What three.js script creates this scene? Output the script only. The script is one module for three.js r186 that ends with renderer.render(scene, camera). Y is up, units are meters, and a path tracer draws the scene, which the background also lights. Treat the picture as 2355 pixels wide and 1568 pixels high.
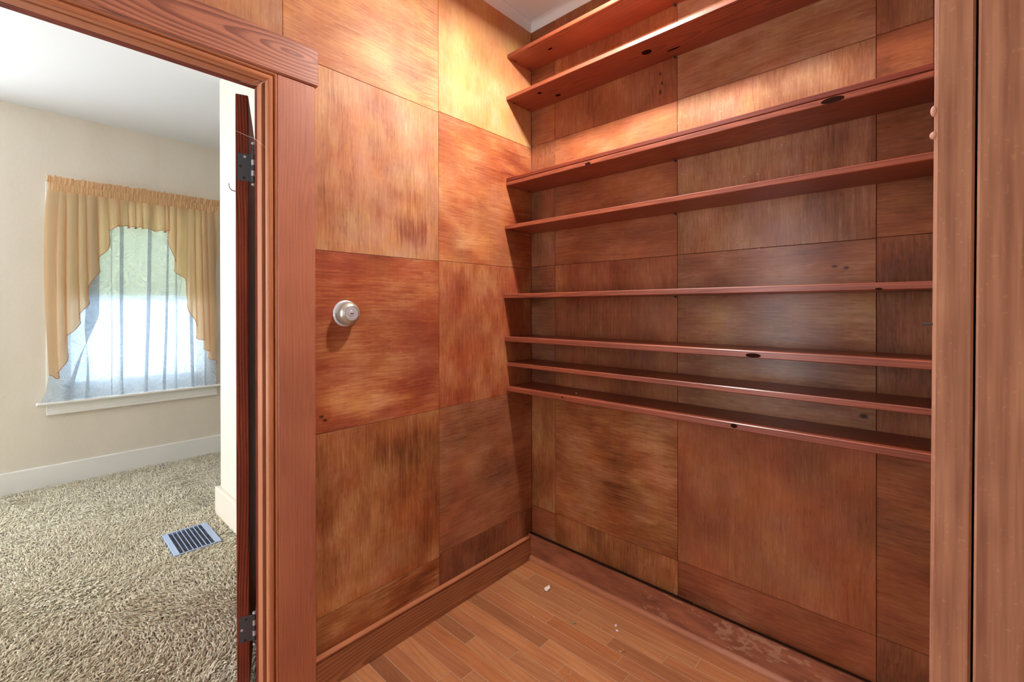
import * as THREE from 'three';
import { mergeGeometries } from 'three/addons/utils/BufferGeometryUtils.js';
import { RectAreaLightUniformsLib } from 'three/addons/lights/RectAreaLightUniformsLib.js';
RectAreaLightUniformsLib.init();

// ---------------------------------------------------------------- camera, sky, light, exposure
const scene = new THREE.Scene();
const W = 2355, H = 1568, FPX = 1032.528;
const camera = new THREE.PerspectiveCamera(2 * Math.atan(H / 2 / FPX) * 180 / Math.PI, W / H, 0.02, 60);
camera.position.set(1.47546, 1.2628, 1.75165);
camera.rotation.order = 'YXZ';
camera.rotation.set(-0.0016048, 0.743348, -0.00181729);
camera.setViewOffset(W, H, 0, 74.3445, W, H);          // the lens is shifted down: verticals stay upright

const SKY = 10.5, LAMP = 8.2;
scene.background = new THREE.Color(0.86, 0.94, 1.0).multiplyScalar(SKY);   // even overcast sky
const renderer = new THREE.WebGLRenderer({ antialias: true });
renderer.toneMapping = THREE.LinearToneMapping;
renderer.toneMappingExposure = 1.28;
renderer.shadowMap.enabled = true;

// ---------------------------------------------------------------- seeded noise
function rng(seed) { let s = seed >>> 0; return () => { s = (s + 0x6D2B79F5) | 0; let t = Math.imul(s ^ (s >>> 15), 1 | s); t = (t + Math.imul(t ^ (t >>> 7), 61 | t)) ^ t; return ((t ^ (t >>> 14)) >>> 0) / 4294967296; }; }
const TAB = (() => { const r = rng(77), t = new Float32Array(65536); for (let i = 0; i < t.length; i++) t[i] = r(); return t; })();
function hs(x, y, s) { let h = Math.imul(x, 374761393) + Math.imul(y, 668265263) + Math.imul(s, 1274126177); h = Math.imul(h ^ (h >>> 13), 1103515245); return TAB[(h ^ (h >>> 16)) & 65535]; }
function vn(x, y, s, px = 0, py = 0) {                  // value noise 0..1; px, py: whole periods, 0 = none
  let x0 = Math.floor(x), y0 = Math.floor(y), fx = x - x0, fy = y - y0, x1 = x0 + 1, y1 = y0 + 1;
  if (px) { x0 = ((x0 % px) + px) % px; x1 = ((x1 % px) + px) % px; }
  if (py) { y0 = ((y0 % py) + py) % py; y1 = ((y1 % py) + py) % py; }
  fx = fx * fx * (3 - 2 * fx); fy = fy * fy * (3 - 2 * fy);
  const a = hs(x0, y0, s), b = hs(x1, y0, s), c = hs(x0, y1, s), d = hs(x1, y1, s);
  return a + (b - a) * fx + (c - a + (a - b - c + d) * fx) * fy;
}
const fbm = (x, y, s, n = 4) => { let v = 0, a = 0.5, t = 0; for (let i = 0; i < n; i++) { v += a * vn(x, y, s + i * 17); t += a; x *= 2.03; y *= 2.03; a *= 0.5; } return v / t; };
const sm = (a, b, x) => { x = Math.min(1, Math.max(0, (x - a) / (b - a))); return x * x * (3 - 2 * x); };
const lerp = (a, b, t) => a + (b - a) * t;
const clamp = (x, a = 0, b = 1) => Math.min(b, Math.max(a, x));
const piece = (pts, x) => { for (let i = 1; i < pts.length; i++) { const [a, b] = [pts[i - 1], pts[i]]; if ((x - a[0]) * (x - b[0]) <= 0) return lerp(a[1], b[1], (x - a[0]) / (b[0] - a[0] || 1)); } return (Math.abs(x - pts[0][0]) < Math.abs(x - pts[pts.length - 1][0]) ? pts[0] : pts[pts.length - 1])[1]; };

// ---------------------------------------------------------------- textures
function texture(w, h, fn, srgb = true, wrap = true) {  // fn(u, v, out) gives r g b 0..255
  const d = new Uint8Array(w * h * 4), o = [0, 0, 0, 255];
  for (let j = 0, k = 0; j < h; j++) for (let i = 0; i < w; i++, k += 4) { o[3] = 255; fn((i + 0.5) / w, (j + 0.5) / h, o); d[k] = clamp(o[0], 0, 255); d[k + 1] = clamp(o[1], 0, 255); d[k + 2] = clamp(o[2], 0, 255); d[k + 3] = o[3]; }
  const t = new THREE.DataTexture(d, w, h); t.magFilter = THREE.LinearFilter; t.minFilter = THREE.LinearMipmapLinearFilter; t.generateMipmaps = true;
  if (wrap) t.wrapS = t.wrapT = wrap === 'mirror' ? THREE.MirroredRepeatWrapping : THREE.RepeatWrapping;
  if (srgb) t.colorSpace = THREE.SRGBColorSpace;
  t.needsUpdate = true; return t;
}
const mix3 = (o, a, b, t) => { o[0] = lerp(a[0], b[0], t); o[1] = lerp(a[1], b[1], t); o[2] = lerp(a[2], b[2], t); };

// stained plywood: p = {w, h (metres), g: 'h' or 'v' grain, seed, pale, mid, deep, patches: [u, v, ru, rv, amount], specks, knots}
function plyTexture(p) {
  const n = p.n || 512, { seed, pale, mid, deep } = p, W_ = n, H_ = Math.max(64, Math.round(n * Math.min(1, p.h / p.w)));
  const wide = p.w >= p.h ? n : Math.max(64, Math.round(n * p.w / p.h)), tall = p.w >= p.h ? Math.max(64, Math.round(n * p.h / p.w)) : n;
  const c = [0, 0, 0], r = rng(seed * 31 + 5), specks = [];
  for (let i = 0; i < (p.specks ? p.specks[4] : 0); i++) specks.push([p.specks[0] + (r() + r() - 1) * p.specks[2], p.specks[1] + (r() + r() - 1) * p.specks[3], 0.0004 + r() * r() * 0.0014]);
  const t = texture(wide, tall, (u, v, o) => {
    const X = u * p.w, Y = v * p.h, a0 = p.g === 'h' ? X : Y, c0 = p.g === 'h' ? Y : X;
    const wob = (fbm(a0 * 3.2, c0 * 3.2, seed + 3, 3) - 0.5) * 0.022, cc = c0 + wob, a = a0;
    const coarse = fbm(cc * 34, a * 2.6, seed + 11, 3) - 0.5;
    const fine = vn(cc * 420, a * 16, seed + 21) - 0.5, fine2 = vn(cc * 190, a * 9, seed + 23) - 0.5;
    const fleck = sm(0.62, 0.86, vn(cc * 330, a * 52, seed + 27)) - sm(0.66, 0.9, vn(cc * 300, a * 40, seed + 29));
    const fig = Math.sin(2 * Math.PI * (cc * 9 + 3.2 * fbm(cc * 5, a * 1.5, seed + 31, 2)));
    const blot = fbm(cc * 8.5 + 9, a * 6.0, seed + 41, 4) - 0.5, blot2 = fbm(cc * 46, a * 17, seed + 51, 3) - 0.5;
    let k = 0.5 + (p.contrast ?? 1) * (0.06 * coarse + 0.18 * fine + 0.14 * fine2 + 0.10 * fleck + 0.015 * fig + 0.78 * blot + 0.16 * blot2) + (p.bias ?? 0);
    for (const q of p.patches || []) {                  // stains and scrubbed places, some standing for reflections or lamplight, ragged along the grain
      const du = (u - q[0]) / q[2], dv = (v - q[1]) / q[3];
      if (du * du + dv * dv > 2.6) continue;
      const edge = Math.sqrt(du * du + dv * dv) + 1.5 * (fbm(cc * 26, a * 7, seed + 61, 3) - 0.5) + 0.8 * fine2;
      k += 0.62 * q[4] * (1 - sm(0.1, 1.15, edge));
    }
    const pore = vn(cc * 640, a * 34, seed + 71), dash = pore > 0.87 ? (pore - 0.87) * 2.2 : 0;
    k = clamp(k - dash, -0.25, 1.2);
    if (k < 0.5) mix3(c, deep, mid, clamp(k * 2, -0.3, 1)); else mix3(c, mid, pale, clamp((k - 0.5) * 2, 0, 1.25));
    const h1 = fbm(X * 9, Y * 9, seed + 81, 3) - 0.5, h2 = fbm(X * 15 + 3, Y * 15, seed + 83, 3) - 0.5;   // stain redder or browner from place to place
    o[0] = c[0]; o[1] = c[1] * (1 + 0.22 * h1); o[2] = c[2] * (1 + 0.3 * h1 + 0.25 * h2);
    for (const s of specks) { const dx = X - s[0] * p.w, dy = Y - s[1] * p.h; if (dx * dx + dy * dy < s[2] * s[2]) { o[0] = lerp(o[0], 225, 0.8); o[1] = lerp(o[1], 222, 0.8); o[2] = lerp(o[2], 222, 0.8); } }
    for (const q of p.knots || []) { const dx = (X - q[0] * p.w), dy = (Y - q[1] * p.h), d = Math.hypot(p.g === 'h' ? dx * 0.55 : dx, p.g === 'h' ? dy : dy * 0.55) / q[2]; if (d < 1.6) { const f = 1 - sm(0.4, 1.6, d + 0.8 * (fine2)); o[0] = lerp(o[0], 52, f * 0.85); o[1] = lerp(o[1], 26, f * 0.85); o[2] = lerp(o[2], 20, f * 0.85); } }
  }, true, false);
  return t;
}
// flat-sawn board: grain along u over mw metres, rings cut as cathedrals
function boardTexture(w, h, mw, mh, p) {
  const c = [0, 0, 0];
  return texture(w, h, (u, v, o) => {
    const a = u * mw, y = v * mh, s = p.seed;
    const d = p.d0 + p.slope * (a - p.a0) + p.wave * (fbm(a * 2.2, 3.3, s + 2, 3) - 0.5);
    const yy = y - p.c0 * mh + p.drift * (fbm(a * 1.3, 8.1, s + 4, 2) - 0.5);
    const r = Math.hypot(yy, d) + 0.0016 * (fbm(a * 14, y * 120, s + 6, 2) - 0.5);
    const t = r / p.ring + 0.6 * fbm(r * 60, 1.7, s + 7, 2), f = t - Math.floor(t);
    const late = sm(0.25, 0.86, f) * (1 - sm(0.9, 1, f));
    const fib = vn(a * 26, y * 900, s + 8) - 0.5, fib2 = vn(a * 9, y * 380, s + 9) - 0.5, blot = fbm(a * 5, y * 9, s + 10, 3) - 0.5;
    const pore = vn(a * 60, y * 1300, s + 12) > 0.84 ? 0.16 : 0;
    const k = clamp(0.82 - p.contrast * late + 0.24 * fib + 0.2 * fib2 + 0.5 * blot - pore);
    mix3(c, p.dark, p.light, k); o[0] = c[0]; o[1] = c[1]; o[2] = c[2];
  }, true, 'mirror');
}

// ---------------------------------------------------------------- geometry helpers
// chamfered box between two corners; uv in metres, u along the grain axis (or fitted 0..1 to the face when fit is given)
function box(x0, y0, z0, x1, y1, z1, o = {}) {
  const lo = [Math.min(x0, x1), Math.min(y0, y1), Math.min(z0, z1)], hi = [Math.max(x0, x1), Math.max(y0, y1), Math.max(z0, z1)];
  const b = Math.min(o.b ?? 0.0012, 0.45 * Math.min(hi[0] - lo[0], hi[1] - lo[1], hi[2] - lo[2])), g = { x: 0, y: 1, z: 2 }[o.grain ?? 'x'], off = o.off ?? [0, 0];
  const pos = [], uv = [], nor = [];
  const P = (s, k) => [0, 1, 2].map((i) => { const e = s[i] > 0 ? hi[i] : lo[i]; return i === k ? e : e - s[i] * b; });
  const put = (tri) => {
    const e1 = tri[1].map((q, i) => q - tri[0][i]), e2 = tri[2].map((q, i) => q - tri[0][i]);
    let n = [e1[1] * e2[2] - e1[2] * e2[1], e1[2] * e2[0] - e1[0] * e2[2], e1[0] * e2[1] - e1[1] * e2[0]];
    const mid = [0, 1, 2].map((i) => (tri[0][i] + tri[1][i] + tri[2][i]) / 3 - (lo[i] + hi[i]) / 2), L = Math.hypot(...n) || 1;
    if (n[0] * mid[0] + n[1] * mid[1] + n[2] * mid[2] < 0) { tri = [tri[0], tri[2], tri[1]]; n = n.map((q) => -q); }
    n = n.map((q) => q / L);
    const A = n.map(Math.abs), ax = A[0] >= A[1] - 1e-6 && A[0] >= A[2] - 1e-6 ? 0 : A[1] >= A[2] - 1e-6 ? 1 : 2;
    for (const q of tri) {
      pos.push(...q); nor.push(...n);
      if (o.fit) uv.push(...o.fit(q));
      else { const rest = [0, 1, 2].filter((i) => i !== g && i !== ax); const u = ax === g ? q[rest[0]] * 0.3 : q[g], v = ax === g ? q[rest[1] ?? rest[0]] : q[rest[0]]; uv.push((u + off[0]) / (o.mw ?? 1), (v + off[1]) / (o.mh ?? 1)); }
    }
  };
  for (let k = 0; k < 3; k++) for (const s of [-1, 1]) {
    const [i, j] = [0, 1, 2].filter((q) => q !== k), C = [[-1, -1], [1, -1], [1, 1], [-1, 1]].map(([a, c]) => { const t = [0, 0, 0]; t[k] = s; t[i] = a; t[j] = c; return P(t, k); });
    put([C[0], C[1], C[2]]); put([C[0], C[2], C[3]]);
  }
  if (b > 1e-5) {
    for (let k = 0; k < 3; k++) { const [i, j] = [0, 1, 2].filter((q) => q !== k); for (const si of [-1, 1]) for (const sj of [-1, 1]) { const t0 = [0, 0, 0], t1 = [0, 0, 0]; t0[i] = t1[i] = si; t0[j] = t1[j] = sj; t0[k] = -1; t1[k] = 1; const q = [P(t0, i), P(t1, i), P(t1, j), P(t0, j)]; put([q[0], q[1], q[2]]); put([q[0], q[2], q[3]]); } }
    for (const a of [-1, 1]) for (const c of [-1, 1]) for (const d of [-1, 1]) put([0, 1, 2].map((k) => P([a, c, d], k)));
  }
  const G = new THREE.BufferGeometry();
  G.setAttribute('position', new THREE.Float32BufferAttribute(pos, 3)); G.setAttribute('normal', new THREE.Float32BufferAttribute(nor, 3)); G.setAttribute('uv', new THREE.Float32BufferAttribute(uv, 2));
  return G;
}
// profile (list of [p, q]) swept straight between two points; at(p, q, t) places it
function sweep(profile, at, len, o = {}) {
  const pos = [], uv = [], n = profile.length; let s = 0;
  for (let i = 0; i < n - 1; i++) {
    const a = profile[i], b = profile[i + 1], d = Math.hypot(b[0] - a[0], b[1] - a[1]);
    const q = [at(a[0], a[1], 0), at(b[0], b[1], 0), at(b[0], b[1], 1), at(a[0], a[1], 1)];
    const t = [[0, s], [0, s + d], [len, s + d], [len, s]].map(([e, f]) => [(e + (o.off?.[0] ?? 0)) / (o.mw ?? 1), (f + (o.off?.[1] ?? 0)) / (o.mh ?? 1)]);
    for (const k of o.flip ? [0, 2, 1, 0, 3, 2] : [0, 1, 2, 0, 2, 3]) { pos.push(...q[k]); uv.push(...t[k]); }
    s += d;
  }
  const G = new THREE.BufferGeometry();
  G.setAttribute('position', new THREE.Float32BufferAttribute(pos, 3)); G.setAttribute('uv', new THREE.Float32BufferAttribute(uv, 2)); G.computeVertexNormals();
  return G;
}
function sheet(nu, nv, fn) {                            // grid surface, fn(u, v) -> [x, y, z, tu, tv]
  const pos = [], uv = [], ix = [];
  for (let j = 0; j <= nv; j++) for (let i = 0; i <= nu; i++) { const q = fn(i / nu, j / nv); pos.push(q[0], q[1], q[2]); uv.push(q[3] ?? i / nu, q[4] ?? j / nv); }
  for (let j = 0; j < nv; j++) for (let i = 0; i < nu; i++) { const a = j * (nu + 1) + i, b = a + 1, c = a + nu + 1, d = c + 1; ix.push(a, b, d, a, d, c); }
  const G = new THREE.BufferGeometry();
  G.setAttribute('position', new THREE.Float32BufferAttribute(pos, 3)); G.setAttribute('uv', new THREE.Float32BufferAttribute(uv, 2)); G.setIndex(ix); G.computeVertexNormals();
  return G;
}
const tube = (pts, r, seg = 24, rad = 6) => new THREE.TubeGeometry(new THREE.CatmullRomCurve3(pts.map((p) => new THREE.Vector3(...p))), seg, r, rad, false);
const join = (list) => { const l = list.map((g) => { g = g.index ? g.toNonIndexed() : g; for (const k of Object.keys(g.attributes)) if (!['position', 'normal', 'uv'].includes(k)) g.deleteAttribute(k); return g; }); return l.length > 1 ? mergeGeometries(l) : l[0]; };
const taken = {};
const numbered = (n) => { const k = taken[n] = (taken[n] ?? -1) + 1; return k ? n + '_' + String(k).padStart(3, '0') : n; };
function obj(name, geos, mat, parent) {
  const m = new THREE.Mesh(join(Array.isArray(geos) ? geos : [geos]), mat);
  m.name = parent ? name : numbered(name); m.castShadow = m.receiveShadow = true; (parent ?? scene).add(m); return m;
}
function thing(name, label, category, at = [0, 0, 0], group) { const o = new THREE.Group(); o.name = numbered(name); o.position.set(...at); o.userData = { label, category }; if (group) o.userData.group = group; scene.add(o); return o; }
function tag(o, label, category, group) { o.userData = { label, category }; if (group) o.userData.group = group; return o; }
function setting(name, label, category) { const o = new THREE.Group(); o.name = name; o.userData = { kind: 'structure', label, category }; scene.add(o); return o; }
function struct(name, geos, mat, label, category) { const m = obj(name, geos, mat); m.userData = { kind: 'structure', label, category }; return m; }

// ---------------------------------------------------------------- materials
const std = (color, roughness = 0.6, o = {}) => new THREE.MeshPhysicalMaterial({ color, roughness, side: THREE.DoubleSide, ...o });
const varnish = (map, o = {}) => new THREE.MeshPhysicalMaterial({ map, roughness: 0.5, clearcoat: 0.35, clearcoatRoughness: 0.34, side: THREE.DoubleSide, ...o });

const casingTex = boardTexture(1600, 200, 2.1, 0.13, { seed: 101, c0: 0.12, d0: 0.03, slope: 0.012, a0: 1.0, wave: 0.05, drift: 0.03, ring: 0.008, contrast: 0.15, dark: [132, 74, 52], light: [184, 112, 82] });
const headTex = boardTexture(1400, 240, 1.2, 0.13, { seed: 113, c0: 0.55, d0: 0.002, slope: 0.10, a0: 0.30, wave: 0.09, drift: 0.03, ring: 0.011, contrast: 0.7, dark: [126, 70, 52], light: [192, 122, 92] });
const baseTex = boardTexture(1400, 160, 1.2, 0.12, { seed: 127, c0: 0.1, d0: 0.004, slope: 0.07, a0: 0.55, wave: 0.05, drift: 0.03, ring: 0.012, contrast: 0.55, dark: [116, 66, 42], light: [176, 114, 72] });
const plainTex = boardTexture(1024, 128, 1.0, 0.12, { seed: 139, c0: 3.1, d0: 0.02, slope: 0.01, a0: 0.5, wave: 0.03, drift: 0.02, ring: 0.006, contrast: 0.2, dark: [140, 80, 52], light: [194, 126, 88] });
const shelfTex = boardTexture(1600, 220, 1.5, 0.22, { seed: 151, c0: 0.8, d0: 0.03, slope: 0.02, a0: 0.7, wave: 0.05, drift: 0.04, ring: 0.009, contrast: 0.4, dark: [98, 42, 28], light: [160, 80, 50] });
const doorTex = boardTexture(1400, 128, 2.0, 0.1, { seed: 163, c0: 0.5, d0: 0.012, slope: 0.02, a0: 1.4, wave: 0.08, drift: 0.04, ring: 0.008, contrast: 0.6, dark: [78, 32, 24], light: [146, 72, 48] });
const floorTex = boardTexture(2048, 512, 2.4, 0.6, { seed: 173, c0: 0.3, d0: 0.03, slope: 0.02, a0: 1.0, wave: 0.10, drift: 0.1, ring: 0.022, contrast: 0.2, dark: [144, 84, 50], light: [202, 138, 90] });
const postTex = (() => { const c = [0, 0, 0]; return texture(1024, 160, (u, v, o) => { const a = u * 1.0, y = v * 0.12, f = vn(a * 22, y * 700, 241) - 0.5, g = fbm(a * 6, y * 160, 243, 3) - 0.5, b = fbm(a * 16, y * 40, 247, 3) - 0.5, p = vn(a * 260, y * 480, 251), k = clamp(0.5 + 0.3 * f + 0.9 * g + 0.5 * b + (p > 0.9 ? 0.22 : 0)); mix3(c, [146, 92, 70], [204, 148, 116], k); o[0] = c[0]; o[1] = c[1]; o[2] = c[2]; }, true, 'mirror'); })();
const M = {
  casing: varnish(casingTex), head: varnish(headTex), base: varnish(baseTex), plain: varnish(plainTex, { roughness: 0.7, clearcoat: 0, specularIntensity: 0.3 }), shelf: varnish(shelfTex, { roughness: 0.5, clearcoat: 0.4, clearcoatRoughness: 0.24 }),
  shelfDark: varnish(shelfTex, { color: 0xd8b0a0, roughness: 0.5, clearcoat: 0.4, clearcoatRoughness: 0.24 }),
  door: varnish(doorTex, { roughness: 0.75, clearcoat: 0, specularIntensity: 0.25 }), knot: std(0x2a130d, 0.95, { specularIntensity: 0.1 }), darkgap: std(0x2e1f1a, 0.75), dust: std(0xb8a28a, 0.95),
  post: varnish(postTex, { roughness: 0.6, clearcoat: 0.15 }),
  cream: std(0xe2d8c4, 0.75), white: std(0xe9e8e4, 0.55), ceil: std(0xdddddf, 0.85), closetCeil: std(0xeeefec, 0.85), warmTrim: std(0xe8dccb, 0.5),
  steel: std(0xdde2ea, 0.3, { metalness: 0.45 }), satin: std(0xc4c6b8, 0.33, { metalness: 0.7 }), bronze: std(0x4b4f55, 0.5, { metalness: 0.3 }), worn: std(0xc2c8cf, 0.4, { metalness: 0.4 }),
  ventMetal: std(0xa9b7d2, 0.45, { metalness: 0.25 }), black: std(0x07070c, 0.9), lampWhite: std(0xf0f0ea, 0.5), red: std(0x7a2f38, 0.5),
};
const plaster = texture(512, 512, (u, v, o) => { const k = fbm(u * 8, v * 8, 501, 3) - 0.5 + 0.35 * (vn(u * 160, v * 160, 511, 160, 160) - 0.5), s = vn(u * 70, v * 70, 517, 70, 70) > 0.985 ? -18 : 0; o[0] = 222 + 9 * k + s; o[1] = 213 + 9 * k + s; o[2] = 199 + 10 * k + s; });
M.cream = std(0xffffff, 0.78, { map: plaster });

// ================================================================ THE WALLS OF THE WOOD-LINED CLOSET
const CEIL = 2.70, ROOM_CEIL = 2.665, WX = 1.495, FAR = -3.11;
const DZ0 = 1.253, DZ1 = 1.965, DTOP = 1.952;           // doorway in the left wall
const PAL = {
  gold: { pale: [222, 172, 116], mid: [196, 138, 90], deep: [156, 92, 58] },
  tan: { pale: [216, 166, 116], mid: [182, 127, 90], deep: [140, 80, 54] },
  red: { pale: [206, 146, 94], mid: [166, 90, 56], deep: [124, 52, 32] },
  orange: { pale: [212, 156, 100], mid: [176, 104, 64], deep: [136, 64, 38] },
  brown: { pale: [208, 156, 108], mid: [164, 104, 62], deep: [112, 60, 30] },
  umber: { pale: [186, 126, 90], mid: [148, 92, 62], deep: [98, 52, 32] },
  grey: { pale: [194, 148, 110], mid: [156, 102, 70], deep: [110, 64, 44] },
  rust: { pale: [190, 124, 82], mid: [154, 90, 56], deep: [108, 56, 34] },
};
let panelSeed = 1000;
function panel(parent, wall, a0, a1, y0, y1, pal, g, o = {}) {
  const w = a1 - a0, h = y1 - y0, gap = 0.0007, tex = plyTexture({ ...PAL[pal], w, h, g, seed: panelSeed += 97, ...o });
  const mat = varnish(tex, { clearcoat: wall === 'A' ? 0.2 : 0.35, clearcoatRoughness: wall === 'A' ? 0.5 : 0.22, roughness: 0.65, specularIntensity: 0.4 }), lift = o.lift ?? 0;
  const G = wall === 'A' ? box(-0.006, y0 + gap, a0 + gap, lift, y1 - gap, a1 - gap, { b: 0.0008, fit: (q) => [(a1 - q[2]) / w, (q[1] - y0) / h] })
    : box(a0 + gap, y0 + gap, -0.006, a1 - gap, y1 - gap, lift, { b: 0.0008, fit: (q) => [(q[0] - a0) / w, (q[1] - y0) / h] });
  return obj('panel', G, mat, parent);
}
// left wall with the doorway (its other face is the plaster of the next room)
{
  const w = setting('wall_left', 'closet wall of square stained plywood panels beside the doorway', 'wall');
  obj('wall_core', [box(-0.13, 0, -0.12, -0.0062, 2.82, DZ0 - 0.02, { b: 0 }), box(-0.13, 1.985, DZ0 - 0.02, -0.0062, 2.82, DZ1 + 0.02, { b: 0 }), box(-0.13, 0, DZ1 + 0.02, -0.0062, 2.82, 4.44, { b: 0 })], M.cream, w);
  obj('backing', [box(-0.0075, 0, 0, -0.0060, 2.7, DZ0 - 0.02, { b: 0 }), box(-0.0075, 1.985, DZ0 - 0.02, -0.0060, 2.7, DZ1 + 0.02, { b: 0 }), box(-0.0075, 0, DZ1 + 0.02, -0.0060, 2.7, 2.7, { b: 0 })], M.darkgap, w);
  const c0 = 0.0, c1 = 0.592, c2 = 1.202;
  panel(w, 'A', c1, c2, 2.070, CEIL, 'gold', 'h', { n: 640, bias: -0.06, patches: [[0.58, 0.55, 0.22, 0.18, 0.35], [0.35, 0.3, 0.3, 0.12, -0.15], [0.9, 0.35, 0.12, 0.35, -0.25]] });
  panel(w, 'A', c1, c2, 1.4555, 2.070, 'tan', 'v', { n: 640, patches: [[0.55, 0.55, 0.25, 0.3, 0.22], [0.78, 0.18, 0.12, 0.12, -0.55], [0.70, 0.38, 0.16, 0.08, -0.28], [0.30, 0.15, 0.12, 0.2, -0.22], [0.93, 0.25, 0.05, 0.3, 0.22], [0.28, 0.8, 0.08, 0.2, -0.12]] });
  panel(w, 'A', c1, c2, 0.845, 1.4555, 'red', 'h', { n: 640, bias: -0.04, patches: [[0.42, 0.14, 0.3, 0.1, 0.5], [0.68, 0.32, 0.22, 0.1, 0.38], [0.6, 0.12, 0.25, 0.06, 0.32], [0.55, 0.75, 0.3, 0.12, -0.22], [0.9, 0.2, 0.12, 0.15, -0.25], [0.9, 0.8, 0.1, 0.12, 0.25], [0.35, 0.42, 0.2, 0.1, -0.15]], knots: [[0.195, 0.095, 0.004], [0.215, 0.07, 0.0045]] });
  panel(w, 'A', c1, c2, 0.2355, 0.845, 'brown', 'v', { n: 640, patches: [[0.72, 0.78, 0.1, 0.22, -0.5], [0.55, 0.84, 0.06, 0.15, -0.35], [0.66, 0.93, 0.12, 0.07, 0.38], [0.36, 0.5, 0.14, 0.2, 0.28], [0.35, 0.06, 0.25, 0.07, 0.42], [0.9, 0.2, 0.08, 0.25, -0.4], [0.25, 0.28, 0.1, 0.12, -0.22]] });
  panel(w, 'A', c1, c2, 0.0, 0.2355, 'brown', 'h', { n: 512, patches: [[0.3, 0.75, 0.2, 0.2, 0.35], [0.75, 0.75, 0.25, 0.25, -0.4]] });
  panel(w, 'A', c0, c1, 2.074, CEIL, 'gold', 'v', { n: 640, bias: 0.1, contrast: 0.8, patches: [[0.2, 0.5, 0.12, 0.4, 0.15]] });
  panel(w, 'A', c0, c1, 1.459, 2.074, 'orange', 'h', { n: 640, patches: [[0.75, 0.85, 0.25, 0.1, -0.5], [0.62, 0.68, 0.3, 0.07, -0.3], [0.4, 0.15, 0.35, 0.14, 0.36], [0.25, 0.5, 0.2, 0.08, 0.25], [0.8, 0.4, 0.2, 0.12, -0.25], [0.2, 0.35, 0.16, 0.06, -0.3]] });
  panel(w, 'A', c0, c1, 0.8475, 1.459, 'red', 'v', { n: 640, bias: 0.06, patches: [[0.55, 0.86, 0.2, 0.12, 0.32], [0.25, 0.24, 0.2, 0.14, 0.42], [0.55, 0.3, 0.2, 0.12, 0.25], [0.2, 0.06, 0.18, 0.06, -0.3], [0.2, 0.85, 0.1, 0.12, -0.22]] });
  panel(w, 'A', c0, c1, 0.2465, 0.8475, 'umber', 'h', { n: 512, bias: 0.08, patches: [[0.3, 0.5, 0.2, 0.12, 0.25], [0.1, 0.85, 0.12, 0.12, -0.2], [0.6, 0.75, 0.2, 0.12, 0.16], [0.7, 0.2, 0.25, 0.12, -0.2]] });
  panel(w, 'A', c0, c1, 0.0, 0.2465, 'umber', 'v', { n: 384, bias: -0.14 });
  panel(w, 'A', c2, 1.812, DTOP + 0.1, CEIL, 'tan', 'v', { n: 512, contrast: 0.8, bias: 0.05 });
  panel(w, 'A', 1.812, 2.42, DTOP + 0.1, CEIL, 'tan', 'h', { n: 256 });
  panel(w, 'A', DZ1 + 0.1, 2.42, 0, DTOP + 0.1, 'tan', 'v', { n: 256 });
  panel(w, 'A', 2.42, 2.7, 0, CEIL, 'tan', 'v', { n: 256 });
}
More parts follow.
